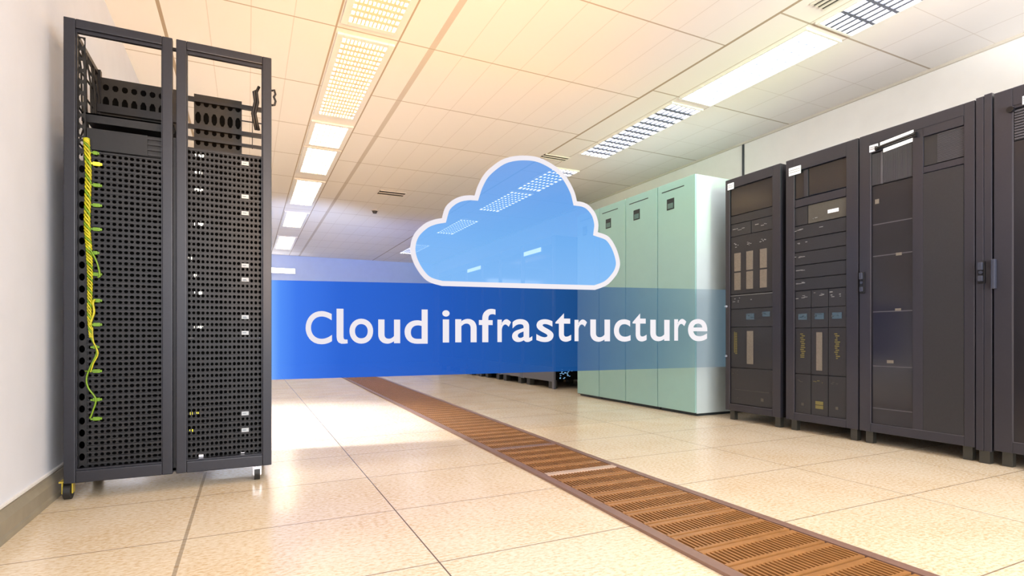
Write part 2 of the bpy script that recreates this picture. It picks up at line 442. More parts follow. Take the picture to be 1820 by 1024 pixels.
part('shelf_plate', MB().box(-.68, -.32, RY0 + .10, RY1 - .05, 1.735, 1.742).box(-.68, -.32, RY0 + .10, RY0 + .104, 1.70, 1.742), M['face'], rk)
# cable hooks by the right stile
hk = MB()
hk.tube([(RX1 + .000, RY0 + .012, 1.955), (RX1 + .013, RY0 + .010, 1.96), (RX1 + .018, RY0 + .010, 1.94), (RX1 + .011, RY0 + .010, 1.925), (RX1 + .019, RY0 + .01, 1.905), (RX1 + .014, RY0 + .01, 1.885), (RX1 + .000, RY0 + .012, 1.882)], .0055, 8)
part('cable_hook', hk, M['rubber'], rk, smooth=True)
hk = MB()
for dx in (0, .012):
    hk.tube([(.052 - dx, RY0 + .05, 1.98 - dx * 2), (.040 - dx, RY0 + .05, 1.95), (.046 - dx, RY0 + .05, 1.90), (.034 - dx, RY0 + .05, 1.84), (.05 - dx, RY0 + .05, 1.76)], .007, 8)
part('cable_hook', hk, M['rubber'], rk, smooth=True)
# castors
for (x, y, front) in ((RX0 + .008, RY0 + .045, 1), (RX1 - .065, RY0 + .05, 1), (RX0 + .03, RY1 - .05, 0), (RX1 - .04, RY1 - .05, 0)):
    w0 = .037
    b = MB().box(x - .028, x + .028, y - .028, y + .028, RZ0 + .002, RZ0 + .008)
    b.box(x - .020, x - .016, y - .02, y + .015, .028, RZ0 + .002); b.box(x + .016, x + .020, y - .02, y + .015, .028, RZ0 + .002)
    if front and x > 0: b.box(x - .018, x + .018, y - .030, y - .026, .026, RZ0 - .004, .0015)
    c = part('castor', b, M['chrome'] if (front and x > 0) else M['brass'], rk)
    wheel = MB().cyl((x, y, w0), w0 - .0005, .026, 'X', 24).cyl((x, y, w0), .014, .034, 'X', 14)
    part('wheel', wheel, M['rubber'], c)
part('skid', MB().box(RX0 + .02, RX0 + .06, RY0 + .07, RY1 - .09, .055, RZ0 + .003), mat('skid_grey', (150, 140, 130), .5), rk)

# servers: one of each build, then copies
def server(name, x0, x1, h, rows, ncol, yf, kind):
    t = thing(name, '-', 'server', (x0, yf, 0))
    F = MB(); rh = h / rows
    fr_ = lambda u, v: (u, yf, v)
    w = (x1 - x0) / ncol
    for r in range(rows):
        za, zb = r * rh, (r + 1) * rh - .0075
        for i in range(ncol):
            ru_ = w * .41; rv = (zb - za) * .43
            if kind == 'left':
                if i < 1: ru_ = w * .3
                if i >= ncol - 2: ru_ = w * .49; rv = (zb - za) * .42
            F.cell(fr_, x0 + w * i, x0 + w * (i + 1), za, zb, ru_ * random.uniform(.8, 1.05), rv * random.uniform(.82, 1.05))
    part('faceplate', F, M['face'], t)
    R = MB()
    for r in range(rows): R.box(x0, x1, yf - .004, yf + .012, (r + 1) * rh - .0078, (r + 1) * rh - .0008)
    part('face_bar', R, M['face_b'], t)
    part('chassis', MB().box(x0 + .002, x1 - .002, yf + .02, yf + .40, .001, h - .001), M['dark'], t)
    return t

LX0, LX1, RXa, RXb = -.648, -.357, -.262, .066
YS = RY0 + .044
nL, zt, zb = 14, 1.553, .128
hL = (zt - zb) / nL
pro = server('perforated_server', LX0, LX1, hL - .0004, 4, 13, YS, 'left')
for k in range(nL):
    t = pro if k == 0 else copy_tree(pro)
    t.location = (LX0, YS, zt - hL * (k + 1) + .0002)
    t['group'] = 'perforated servers in the left rack bay'
    t['label'] = 'dark perforated server beside the yellow cable, left bay, ' + ('topmost' if k == 0 else 'lowest' if k == nL - 1 else ORD[k] + ' from the top')
nR, ztR, zbR = 18, 1.622, .134
hR = (ztR - zbR) / nR
proR = server('perforated_server', RXa, RXb, hR - .0004, 3, 17, YS, 'right')
LAB = {0: .5, 2: .5, 3: .5, 6: .35, 7: .5, 9: .25, 10: .3, 15: .45, 16: .45}
LED = {0: 2, 1: 1, 2: 2, 4: 2, 6: 1, 7: 1, 8: 2, 10: 2, 15: 3, 16: 4}
for k in range(nR):
    t = proR if k == 0 else copy_tree(proR)
    z = ztR - hR * (k + 1) + .0002
    t.location = (RXa, YS, z)
    t['group'] = 'perforated servers in the right rack bay'
    t['label'] = 'dark perforated server, right bay, ' + ('topmost' if k == 0 else 'lowest' if k == nR - 1 else ORD[k] + ' from the top') + (', with white sticker' if k in LAB else '')
for t in [o for o in COL.objects if o.get('group') == 'perforated servers in the right rack bay']:
    k = round((ztR - t.location.z) / hR) - 1
    z = t.location.z
    if k in LAB:
        zc = z + hR * LAB[k]
        st = part('label_sticker', MB().box(-.027, .005, YS - .0065, YS - .005, zc - .0095, zc + .0095), M['sticker'], t); st['label'] = 'white sticker'
        q = MB().box(-.022, -.006, YS - .0075, YS - .0064, zc - .001, zc + .0015)
        if k in (7, 9): q.box(-.022, -.001, YS - .0075, YS - .0064, zc - .006, zc - .004)
        part('print_line', q, M['sticker_ink'], st)
    if k in LED:
        zc = z + hR * .6; e = MB(); xx = -.205 if LED[k] < 3 else -.222
        if k == 6: xx = -.255
        for i in range(7 if LED[k] == 2 else 4):
            dx = random.uniform(-.028, .012); s_ = random.uniform(.0007, .0018)
            e.box(xx + dx, xx + dx + s_ * 1.8, YS - .006, YS - .0045, zc + random.uniform(-.006, .006), zc + random.uniform(.006, .009))
        if LED[k] == 2: e.cyl((xx + .001, YS - .005, zc), .0035, .002, 'Y', 10)
        part('indicator_light', e, M['led_white'] if LED[k] < 3 else M['led_yellow'], t)
# small silver name plates at the foot of each bay
part('foot_plate', MB().box(-.443, -.395, YS - .006, YS - .004, .118, .126).box(-.43, -.412, YS - .007, YS - .004, .126, .131), M['chrome'], rk)
part('foot_plate', MB().box(-.212, -.192, YS - .006, YS - .004, .136, .15).box(-.03, -.014, YS - .006, YS - .004, .14, .144), M['chrome'], rk)
# blank panel over the left bay, slatted at its right end
part('blank_panel', MB().box(-.648, -.42, YS - .002, YS + .004, 1.56, 1.655).box(-.42, -.357, YS + .006, YS + .01, 1.56, 1.655), M['face'], rk)
sl = MB()
for i in range(4): sl.box(-.42, -.357, YS - .002, YS + .006, 1.563 + i * .025, 1.571 + i * .025)
part('blank_panel', sl, M['face_b'], rk)

# yellow patch cables
cpts = [(-.646, 1.60), (-.646, 1.586), (-.64, 1.463), (-.642, 1.338), (-.644, 1.213), (-.638, 1.114), (-.634, 1.014), (-.634, .915), (-.636, .815), (-.63, .715)]
lpts = [(-.632, .75), (-.63, .715), (-.609, .652), (-.63, .59), (-.646, .536), (-.64, .491), (-.613, .44), (-.622, .39), (-.634, .353)]
def cr_spline(p, n):
    out = []
    for i in range(len(p) - 1):
        p0, p1, p2, p3 = p[max(i - 1, 0)], p[i], p[i + 1], p[min(i + 2, len(p) - 1)]
        for k in range(n):
            t = k / n
            out.append(tuple(.5 * (2 * b + (c - a) * t + (2 * a - 5 * b + 4 * c - d) * t * t + (3 * b - a - 3 * c + d) * t ** 3) for a, b, c, d in zip(p0, p1, p2, p3)))
    out.append(tuple(p[-1])); return out
yc = YS - .016
cb = thing('cable_bundle', 'yellow green braided patch cable bundle hanging down the left bay', 'cables', (-.64, yc, .35))
sp_ = cr_spline(cpts, 26)
for s in range(4):
    pts = []
    for i, (x, z) in enumerate(sp_):
        taper = 1 if z > 1.05 else max(.45, 1 - (1.05 - z) * 1.4)
        a = i * .42 + s * math.pi / 2
        pts.append((x + math.cos(a) * .0088 * taper, yc + math.sin(a) * .006 * taper, z))
    part('cable', MB().tube(pts, [.0042 if p[2] > 1.05 else .0032 for p in pts], 6), M['yellow_cable'] if s < 3 else M['lime_cable'], cb, smooth=True)
part('cable', MB().tube([(x, yc, z) for x, z in cr_spline(lpts, 8)], .0036, 6), M['lime_cable'], cb, smooth=True)
part('cable', MB().tube([(x + .004, yc - .004, z) for x, z in cr_spline([(-.628, .76), (-.625, .70), (-.608, .645), (-.624, .60), (-.635, .56)], 8)], .0028, 6), M['yellow_cable'], cb, smooth=True)
part('cable', MB().tube([(x, yc - .006, z) for x, z in cr_spline([(-.638, 1.12), (-.628, 1.10), (-.61, 1.06), (-.600, 1.02), (-.597, .99), (-.605, .985)], 8)], .0036, 6), M['lime_cable'], cb, smooth=True)
part('cable', MB().tube([(x, yc - .004, z) for x, z in cr_spline([(-.615, .885), (-.622, .87), (-.618, .83), (-.625, .80), (-.634, .77)], 8)], .0046, 6), M['yellow_cable'], cb, smooth=True)
for i, z in enumerate([1.543, 1.495, 1.399, 1.309, 1.201, 1.095, .999, .881, .773, .672, .564, .436, .350]):
    w = .026 if i not in (0, 5, 9) else .016
    p = MB().box(-.624, -.624 + w, yc + .002, yc + .012, z - .008, z + .008, .002).box(-.624 + w, -.624 + w + .007, yc + .004, yc + .011, z - .005, z + .005, .001)
    p.box(-.632, -.622, yc, yc + .008, z - .004, z + .003)
    o = part('plug', p, M['lime_plug'] if i not in (1,) else M['led_yellow'], cb)
part('cable', MB().tube([(-.652, yc, .565), (-.63, yc - .006, .566), (-.598, yc, .568)], .002, 6), M['lime_cable'], cb)

# ------------------------------------------------------------------ mint cabinets
GX, GT = 3.62, 2.185
gy = [3.71, 4.21, 4.714, 5.20, 5.66]
GN = ['nearest the black cabinets, with pale side panel', 'second from the black cabinets', 'third from the black cabinets', 'farthest, seen through the cloud sign']
for i in range(4):
    y0, y1 = gy[i], gy[i + 1]
    t = thing('mint_cabinet', 'pale mint green metal cabinet, ' + GN[i], 'cabinet', (GX + .45, (y0 + y1) / 2, 0), 'mint cabinets along the right wall')
    part('carcass', MB().box(GX + .02, GX + .98, y0 + .002, y1 - .002, .022, GT, .004), M['mint_side'], t)
    part('gap_strip', MB().box(GX + .0125, GX + .0205, y0 + .001, y1 - .001, .024, GT - .002), M['slot'], t)
    part('plinth', MB().box(GX + .04, GX + .96, y0 + .01, y1 - .01, 0.0, .022), M['slot'], t)
    d = part('door', MB().box(GX, GX + .019, y0 + (.005 if i else -.001), y1 - .005, .03, GT - .002, .003), M['mint'], t)
    q = y1 - y0
    s = part('slot', MB().box(GX - .001, GX + .004, y0 + q * .27, y0 + q * .93 - .03, 2.105, 2.114), M['slot'], d)
    l = MB().box(GX - .002, GX + .003, y0 + q * .53, y0 + q * .73, 1.925, 2.03, .0015)
    hd = part('latch', l, M['slot'], d)
    part('latch_lever', MB().box(GX - .006, GX - .001, y0 + q * .56, y0 + q * .70, 1.935, 1.985, .002), M['latch'], hd)

# ------------------------------------------------------------------ black cabinets
BX, BT, BB = 3.75, 2.075, .082
def cabinet(y0, y1, label, st0=.04, st1=.06, top=.09, bot=.055, depth=.95):
    """front faces -X; y1 is the far edge (left in the picture)"""
    t = thing('network_cabinet', label, 'cabinet', (BX + .4, (y0 + y1) / 2, 0), 'black cabinets along the right wall')
    part('carcass', MB().box(BX + .03, BX + depth, y0 + .004, y1 - .004, BB, BT, .004), M['cab'], t)
    d = MB()
    X0, X1 = BX, BX + .028
    d.box(X0, X1, y0 + .002, y0 + st0, BB, BT, .004); d.box(X0, X1, y1 - st1, y1 - .002, BB, BT, .004)
    d.box(X0, X1, y0 + st0, y1 - st1, BT - top, BT, .004); d.box(X0, X1, y0 + st0, y1 - st1, BB, BB + bot, .004)
    d = part('door', d, M['cab_frame'], t)
    e = MB(); e.box(BX + .001, BX + .004, y0 + st0, y1 - st1, BB + bot, BB + bot + .0035)
    e.box(BX + .001, BX + .004, y1 - st1 - .003, y1 - st1, BB + bot, BT - top)
    part('door_edge_highlight', e, M['grille_bar'], d)  # lighter lip colour stands for a thin highlight along the door opening
    for (x, y) in ((BX + .03, y0 + .05), (BX + .03, y1 - .05), (BX + .8, y0 + .05), (BX + .8, y1 - .05)):
        part('leg', MB().box(x, x + .04, y - .024, y + .024, 0, BB + .001, .003), M['leg'], t)
    return t, d
def panel(t, name, y0, y1, z0, z1, m, x=.012, bev=.003, th=.016):
    return part(name, MB().box(BX + x, BX + x + th, y0, y1, z0, z1, bev), m, t)
def marks(parent, spots, m, name='printed_mark'):
    if len(spots) <= 6 and name in ('printed_mark', 'display', 'asset_tag'):
        for sp1 in spots: marks1(parent, [sp1], m, name)
        return
    return marks1(parent, spots, m, name)
def marks1(parent, spots, m, name):
    b = MB()
    for (y0, y1, z0, z1) in spots: b.box(BX + .0085, BX + .0105, y0, y1, z0, z1)
    return part(name, b, m, parent)
def scribble(yc, zc, w, h, n=7):
    r = []
    for i in range(n):
        a = random.uniform(-w, w); c = random.uniform(-h, h); l = random.uniform(.3, 1) * w * .7
        r.append((yc + a, yc + a + l, zc + c, zc + c + random.uniform(.003, .006)))
    return r
def badge(t, y0, y1, z0, z1):
    b = part('badge', MB().box(BX - .004, BX - .0005, y0, y1, z0, z1, .0015), M['badge'], t)
    q = MB(); h = (z1 - z0)
    for f in (.33, .6): q.box(BX - .005, BX - .0042, y0 + .004, y1 - .004, z0 + h * f, z0 + h * f + .004)
    part('emblem', q, M['silver_strip'], b)

# A: next to the mint cabinets
tA, dA = cabinet(2.935, 3.485, 'black equipment cabinet touching the mint cabinets, silver vertical strips', .075, .045, .08, .055)
panel(tA, 'glass_pane', 3.015, 3.435, 1.757, 1.99, M['cab_glass'])
panel(tA, 'blank_panel', 3.015, 3.435, 1.685, 1.752, M['cab_panel'])
badge(tA, 3.39, 3.455, 1.985, 2.04)
a0, a1 = 3.015, 3.435
for y0, y1 in ((a0, 3.22), (3.225, a1)):
    p = panel(tA, 'module', y0, y1, 1.577, 1.68, M['cab_module'])
    marks(p, scribble((y0 + y1) / 2, 1.63, .06, .02, 4), M['text_grey'])
p = panel(tA, 'module', a0, a1, 1.08, 1.572, M['cab_panel'])
marks(p, sum([scribble(y, 1.50, .025, .02, 6) for y in (3.37, 3.235, 3.10)], []), M['text_grey'])
for y in (3.36, 3.235, 3.10):
    for z0, z1 in ((1.275, 1.43), (1.115, 1.262)):
        part('filter_strip', MB().box(BX + .006, BX + .0115, y - .032, y + .032, z0, z1, .001), M['silver_strip'], p)
for (z0, z1) in ((.955, 1.075), (.80, .95)):
    p = panel(tA, 'module', a0, a1, z0, z1, M['cab_module'])
    if z0 < .9:
        marks(p, [(3.19, 3.27, .86, .91), (3.04, 3.11, .88, .92)], M['display'], 'display')
        marks(p, scribble(3.21, .885, .03, .015, 5) + scribble(3.08, .905, .025, .01, 4), M['text_grey'])
    else: marks(p, scribble(3.35, 1.03, .04, .02, 5) + scribble(3.2, 1.03, .02, .01, 2) + [(a0, a1, 1.066, 1.069)], M['text_grey'])
p = panel(tA, 'module', a0, a1, .455, .795, M['cab_panel'])
part('filter_strip', MB().box(BX + .006, BX + .0115, 3.20, 3.262, .49, .765, .001), M['silver_strip'], p)
marks(p, [(3.365, 3.385, .57 + i * .0145, .578 + i * .0145) for i in range(13)] + [(3.39, 3.396, .58, .76)], M['text_yellow'], 'print_strip')
p = panel(tA, 'module', a0, a1, .145, .45, M['cab_panel'])
marks(p, scribble(3.37, .41, .03, .02, 5) + scribble(3.34, .2, .02, .012, 4) + [(3.10, 3.125, .19, .215)] + [(a0 + .03, a1 - .05, .265, .268)], M['olive'], 'print_strip')

# B
tB, dB = cabinet(2.33, 2.89, 'black equipment cabinet with horizontal blanking panels and an olive panel', .085, .07, .10, .055)
b0, b1 = 2.42, 2.82
panel(tB, 'glass_pane', b0, 2.705, 1.765, 1.97, M['cab_glass']); panel(tB, 'glass_pane', 2.745, b1, 1.765, 1.955, M['cab_glass'])
panel(tB, 'mullion', 2.708, 2.742, 1.765, 1.965, M['cab_frame'], .006)
badge(tB, 2.76, 2.86, 1.95, 2.01)
panel(tB, 'blank_panel', b0, b1, 1.70, 1.757, M['cab_frame'], .008)
p = panel(tB, 'blank_panel', 2.715, b1, 1.56, 1.695, M['cab_panel'])
p = panel(tB, 'olive_panel', b0, 2.71, 1.56, 1.695, M['olive'])
p['label'] = 'olive grey panel'
marks(p, [(2.475, 2.555, 1.605, 1.63)], M['badge'], 'display'); marks(p, scribble(2.64, 1.59, .03, .004, 3), M['text_grey'])
zz = [1.555, 1.455, 1.355, 1.255, 1.155, 1.065]
for i in range(5):
    p = panel(tB, 'module', b0, b1, zz[i + 1] + .003, zz[i] - .003, M['cab_panel'], .009)
    marks(p, scribble(2.76, zz[i] - .035, .05, .006, 4) + ([(2.59, 2.62, 1.515, 1.52)] if i == 0 else []), M['text_grey'])
b3 = [b0, 2.553, 2.686, b1]
for j in range(3):
    y0, y1 = b3[j] + .002, b3[j + 1] - .002; ym = (y0 + y1) / 2
    p = panel(tB, 'module', y0, y1, .935, 1.06, M['cab_module']); marks(p, scribble(ym, 1.02, .04, .02, 5), M['text_grey'])
    p = panel(tB, 'module', y0, y1, .785, .93, M['cab_module'])
    marks(p, [(ym - .035, ym + .035, .845, .89)], M['display'], 'display'); marks(p, scribble(ym, .87, .03, .012, 6), M['text_grey'])
    p = panel(tB, 'module', y0, y1, .44, .78, M['cab_panel'])
    if j == 1: part('filter_strip', MB().box(BX + .006, BX + .0115, ym - .022, ym + .022, .47, .75, .001), M['silver_strip'], p)
    else: marks(p, [(ym - .012 + random.uniform(-.01, .01), ym + .01 + random.uniform(-.004, .01), .56 + i * .0145, .568 + i * .0145) for i in range(13)], M['text_yellow'], 'print_strip')
    p = panel(tB, 'module', y0, y1, .14, .435, M['cab_panel'])
    marks(p, scribble(ym, .385, .03, .01, 4) + ([(ym - .03, ym + .03, .19, .215), (ym - .03, ym + .03, .22, .245)] if j == 1 else [(ym - .01, ym + .01, .2, .22)]), M['text_yellow'] if j == 1 else M['olive'], 'print_strip')

# C
tC, dC = cabinet(1.665, 2.325, 'wide black cabinet with tinted glass door, painted reflections and louvred grille', .055, .075, .07, .055)
c0, cm, c1 = 1.722, 1.955, 2.25
panel(tC, 'mullion', cm - .02, 1.995, BB + .05, BT - .06, M['cab_frame'], .004)
panel(tC, 'glass_pane', 1.997, c1, .14, 1.72, M['cab_glass'])
panel(tC, 'header_panel', 1.997, c1, 1.945, BT - .06, M['cab_frame'], .002)
g = panel(tC, 'grille', 1.997, c1, 1.725, 1.94, M['grille'])
b = MB()
for i in range(34): y = 2.0 + i * .0073; b.box(BX + .008, BX + .013, y, y + .003, 1.73, 1.935)
b.box(BX + .006, BX + .013, 2.175, 2.187, 1.725, 1.94)
part('grille_bars', b, M['grille_bar'], g)
g = panel(tC, 'grille', c0, 1.935, 1.77, 1.95, M['grille'])
b = MB()
for i in range(20): z = 1.775 + i * .0087; b.box(BX + .008, BX + .013, c0, 1.86, z, z + .004)
part('grille_bars', b, M['grille_bar'], g)
panel(tC, 'header_panel', c0, 1.935, 1.952, BT - .06, M['cab_frame'], .002)
panel(tC, 'blank_panel', c0, 1.935, 1.727, 1.765, M['cab_frame'], .006)
panel(tC, 'side_panel', c0, 1.935, .14, 1.722, M['cab_panel'], .004)
for z in (1.46, 1.25, .88, .52, .24): panel(tC, 'shelf_edge', 2.0, 2.24, z, z + .006, M['grille_bar'], .0115, 0, .001)
marks(tC, [(2.06, 2.095, 1.24, 1.258), (2.065, 2.10, .885, .90), (2.11, 2.15, .545, .565), (2.2, 2.225, 1.60, 1.63)], M['silver_strip'], 'asset_tag')
badge(tC, 2.20, 2.255, 1.95, 1.995)
lb = part('reflection_bar', MB().tube([(BX - .014, 2.205, 1.962), (BX - .014, 1.972, 1.978)], .009, 10).box(BX - .02, BX + .002, 1.965, 1.985, 1.962, 1.992, .003).box(BX - .02, BX + .002, 2.195, 2.212, 1.948, 1.975, .003), M['handle'], tC)  # dark bar made up to carry the imitated door reflections
part('reflection_strip', MB().quad((BX - .004, 2.185, 1.978), (BX - .004, 1.985, 1.995), (BX - .004, 1.985, 2.012), (BX - .004, 2.185, 1.995)).quad((BX - .004, 2.165, 1.925), (BX - .004, 1.99, 1.94), (BX - .004, 1.99, 1.962), (BX - .004, 2.165, 1.948)), mat('reflection_strip_white', (255, 250, 240), .4, emit=(255, 244, 230), estr=1.6), lb)  # glowing strips stand in for ceiling lights reflected in the door
def latch(t, y, z0, z1, wide=.035):
    h = part('handle', MB().box(BX - .012, BX + .001, y - wide / 2, y + wide / 2, z0, z1, .004), M['handle'], t)
    k = MB(); zm = (z0 + z1) / 2
    k.box(BX - .026, BX - .011, y - wide * .3, y + wide * .38, z1 - .05, z1 - .004, .004).box(BX - .022, BX - .011, y - wide * .3, y + wide * .38, z0 + .012, z0 + .045, .004)
    k.cyl((BX - .014, y, zm), .009, .012, 'X', 14)
    part('lever', k, M['handle_hi'], h)
latch(tC, 2.300, 1.01, 1.155, .03)
fp = thing('filler_panel', 'narrow black upright filler panel between the two large cabinets', 'panel', (BX + .1, 1.62, 0))
part('face', MB().box(BX - .002, BX + .05, 1.624, 1.661, BB - .01, BT + .005, .003).box(BX - .002, BX + .05, 1.586, 1.6225, BB - .01, BT + .01, .003), M['cab_frame'], fp)
part('leg', MB().box(BX + .01, BX + .05, 1.60, 1.65, 0, BB - .009), M['leg'], fp)
latch(fp, 1.632, 1.02, 1.145, .035)
# D, cut by the right edge of the frame
tD, dD = cabinet(.93, 1.58, 'black cabinet cut off by the right edge of the picture, with louvred vent', .06, .085, .10, .06)
panel(tD, 'blank_panel', 1.30, 1.495, .14, 1.78, M['cab_glass'], .006); panel(tD, 'blank_panel', .99, 1.297, .14, 1.78, M['cab_panel'], .004)
panel(tD, 'header_panel', .99, 1.495, 1.96, BT - .09, M['cab_frame'], .004)
g = panel(tD, 'grille', 1.22, 1.495, 1.785, 1.955, M['grille'])
b = MB()
for i in range(11): z = 1.79 + i * .015; b.box(BX + .004, BX + .013, 1.225, 1.488, z, z + .007)
part('grille_bars', b, M['grille_bar'], g)
part('knob', MB().cyl((BX - .008, 1.50, 1.955), .016, .02, 'X', 16), M['handle'], tD)
badge(tD, 1.39, 1.452, 1.965, 2.01)
part('handle', MB().box(BX - .03, BX - .004, 1.562, 1.580, .985, 1.15, .004).box(BX - .006, BX + .001, 1.565, 1.577, 1.0, 1.03).box(BX - .006, BX + .001, 1.565, 1.577, 1.11, 1.14), M['handle_hi'], dD)

# ------------------------------------------------------------------ far racks (seen under and through the sign)
fy = [6.45, 7.40, 8.22, 8.98, 9.75, 10.55, 11.4]
for i in range(6):
    y0, y1 = fy[i], fy[i + 1]
    t = thing('far_rack', 'grey rack beyond the mint cabinets, ' + ('open black side nearest the mint cabinets' if i == 0 else ORD[i] + ' in its row from the mint cabinets' if i < 5 else 'last in its row'), 'server rack', (BX + .4, (y0 + y1) / 2, 0), 'far racks behind the sign')
    part('carcass', MB().box(BX + .03, BX + .85, y0 + .03, y1 - .01, .12, 2.1, .004), M['dark'], t)
    f = MB(); f.box(BX, BX + .03, y0, y0 + .05, .0 if i == 0 else .09, 2.1, .004); f.box(BX, BX + .03, y1 - .06, y1 - .01, .09, 2.1, .004)
    f.box(BX, BX + .03, y0 + .05, y1 - .06, 1.98, 2.1, .004); f.box(BX, BX + .03, y0 + .05, y1 - .06, .10, .30, .004)
    part('door', f, M['far_rack'], t)
    part('glass_pane', MB().box(BX + .008, BX + .02, y0 + .05, y1 - .06, .30, 1.98), M['far_glass'], t)
    if i in (0, 3): part('reflection_strip', MB().box(BX - .006, BX, y0 + .36 if i == 0 else y0 + .06, y1 - .06, 1.925, 1.985), mat('far_reflection', (215, 228, 250), .4, emit=(225, 235, 255), estr=5), t)  # emissive strip imitates a ceiling light mirrored in the rack door
    for y in (y0 + .13, y1 - .16):
        part('foot', MB().box(BX + .02, BX + .10, y - .05, y + .05, 0, .121, .006), M['leg'], t)
    for y in (y0 + .13, y1 - .16):
        part('foot', MB().box(BX + .70, BX + .78, y - .05, y + .05, 0, .121, .006), M['leg'], t)
    if i == 0:
        part('side_cover', MB().box(BX + .03, BX + .85, y0 + .004, y0 + .03, .30, 2.1), M['cab'], t)
        b = MB()
        for k in range(40):
            x = random.choice((BX + .10, BX + .42)) + random.uniform(0, .2); z = random.uniform(.13, .26)
            b.box(x, x + .02, y0 + .024, y0 + .028, z, z + .008)
        part('indicator_light', b, M['blue_led'], t)

# ------------------------------------------------------------------ the illuminated sign
P0 = Vector((.143, 4.007, 0)); ANG = math.atan2(-.547, 3.587)
sg = thing('hanging_sign', 'translucent blue cloud sign reading Cloud infrastructure between rack and cabinets', 'sign', P0)
sg.rotation_euler = (0, 0, ANG)
SLEN = 3.628
def spt(u, z, off=0.): return (u, -off, z)          # off is toward the viewer side

def sign_mat(name, cols, alphas, axis=0, span=SLEN, lo=0., noise=0.):
    m = bpy.data.materials.new(name); m.use_nodes = True
    nt = m.node_tree; N, L = nt.nodes, nt.links
    N.remove(N['Principled BSDF'])
    tc = N.new('ShaderNodeTexCoord'); sp = N.new('ShaderNodeSeparateXYZ'); L.new(tc.outputs['Object'], sp.inputs[0])
    mr = N.new('ShaderNodeMapRange'); mr.inputs['From Min'].default_value = lo; mr.inputs['From Max'].default_value = lo + span
    L.new(sp.outputs[axis], mr.inputs['Value'])
    def ramp(stops, grey=False):
        r = N.new('ShaderNodeValToRGB'); e = r.color_ramp.elements
        while len(e) > 1: e.remove(e[-1])
        for i, (p, c) in enumerate(stops):
            x = e[0] if i == 0 else e.new(p)
            x.position = p; x.color = (c, c, c, 1) if grey else (*s2l(c), 1)
        L.new(mr.outputs[0], r.inputs['Fac']); return r.outputs['Color']
    c = ramp(cols); a = ramp(alphas, True)
    em = N.new('ShaderNodeEmission'); L.new(c, em.inputs['Color'])
    tr = N.new('ShaderNodeBsdfTransparent'); mx = N.new('ShaderNodeMixShader')
    L.new(a, mx.inputs['Fac']); L.new(tr.outputs[0], mx.inputs[1]); L.new(em.outputs[0], mx.inputs[2])
    L.new(mx.outputs[0], N['Material Output'].inputs['Surface'])
    return m
U = lambda u: u / SLEN
M['banner'] = sign_mat('banner_blue',
    [(0, (120, 175, 255)), (U(.05), (84, 146, 252)), (U(.16), (62, 122, 238)), (U(.45), (44, 102, 214)), (U(1.2), (37, 91, 188)), (U(1.9), (33, 86, 158)), (U(2.3), (28, 84, 148)), (U(2.9), (38, 100, 146)), (1, (92, 140, 165))],
    [(0, .985), (U(1.2), .98), (U(1.9), .94), (U(2.22), .80), (U(2.8), .60), (U(3.25), .46), (U(3.32), .38), (1, .30)])
M['cloud'] = sign_mat('cloud_blue', [(0, (136, 194, 255)), (.35, (122, 186, 253)), (.7, (108, 172, 247)), (1, (100, 164, 242))], [(0, .92), (1, .87)], axis=2, span=1.0, lo=1.1)
M['sign_white'] = sign_mat('sign_white', [(0, (238, 232, 240)), (1, (250, 245, 248))], [(0, 1), (1, 1)])
SB = MB()
n = 24
for i in range(n):
    a = -.012 + (SLEN + .012) * i / n; b = -.012 + (SLEN + .012) * (i + 1) / n
    zt = lambda u: 1.098 + (1.125 - 1.098) * u / SLEN
    zl = lambda u: .429 + (.457 - .429) * u / SLEN
    SB.quad(spt(a, zl(a)), spt(b, zl(b)), spt(b, zt(b)), spt(a, zt(a)))
bmesh.ops.remove_doubles(SB.bm, verts=SB.bm.verts[:], dist=1e-5)
SB.build('banner', M['banner'], sg)
LOBES = [
 [(2.382, 1.091), (1.645, 1.088), (1.151, 1.089), (1.04, 1.125), (.959, 1.224), (.922, 1.34), (.946, 1.451), (1.019, 1.533), (1.089, 1.57), (1.151, 1.586)],
 [(1.151, 1.586), (1.176, 1.666), (1.226, 1.72), (1.285, 1.753), (1.349, 1.768), (1.396, 1.77)],
 [(1.396, 1.77), (1.426, 1.856), (1.482, 1.95), (1.588, 2.044), (1.681, 2.087), (1.785, 2.106), (1.886, 2.105), (1.974, 2.08), (2.068, 2.032), (2.139, 1.968), (2.201, 1.866), (2.225, 1.788)],
 [(2.225, 1.788), (2.279, 1.783), (2.332, 1.76), (2.386, 1.701), (2.411, 1.621), (2.406, 1.554)],
 [(2.406, 1.554), (2.501, 1.523), (2.566, 1.44), (2.602, 1.336), (2.597, 1.268), (2.561, 1.203), (2.486, 1.132), (2.382, 1.091)]]
out = []
for i, l in enumerate(LOBES):
    if i == 0:
        out += [(2.382, 1.091), (2.2, 1.0903), (2.0, 1.0896), (1.8, 1.0892), (1.645, 1.089), (1.4, 1.089), (1.25, 1.089)]
        out += cr_spline(l[2:], 6)[:-1]
    else: out += cr_spline(l, 6)[:-1]
def inset(poly, w):
    r = []; n = len(poly)
    for i in range(n):
        a, b, c = Vector(poly[i - 1]), Vector(poly[i]), Vector(poly[(i + 1) % n])
        d1, d2 = (b - a).normalized(), (c - b).normalized()
        n1, n2 = Vector((d1.y, -d1.x)), Vector((d2.y, -d2.x))
        nn = (n1 + n2).normalized(); k = 1 / max(.55, nn.dot(n1))
        r.append(tuple(b + nn * w * k))
    return r
area = sum(out[i - 1][0] * out[i][1] - out[i][0] * out[i - 1][1] for i in range(len(out)))
W = .037 * (1 if area < 0 else -1)
inn = inset(out, W)
ring = MB(); n = len(out)
for i in range(n):
    j = (i + 1) % n
    ring.quad(spt(*out[i], .006), spt(*out[j], .006), spt(*inn[j], .006), spt(*inn[i], .006))
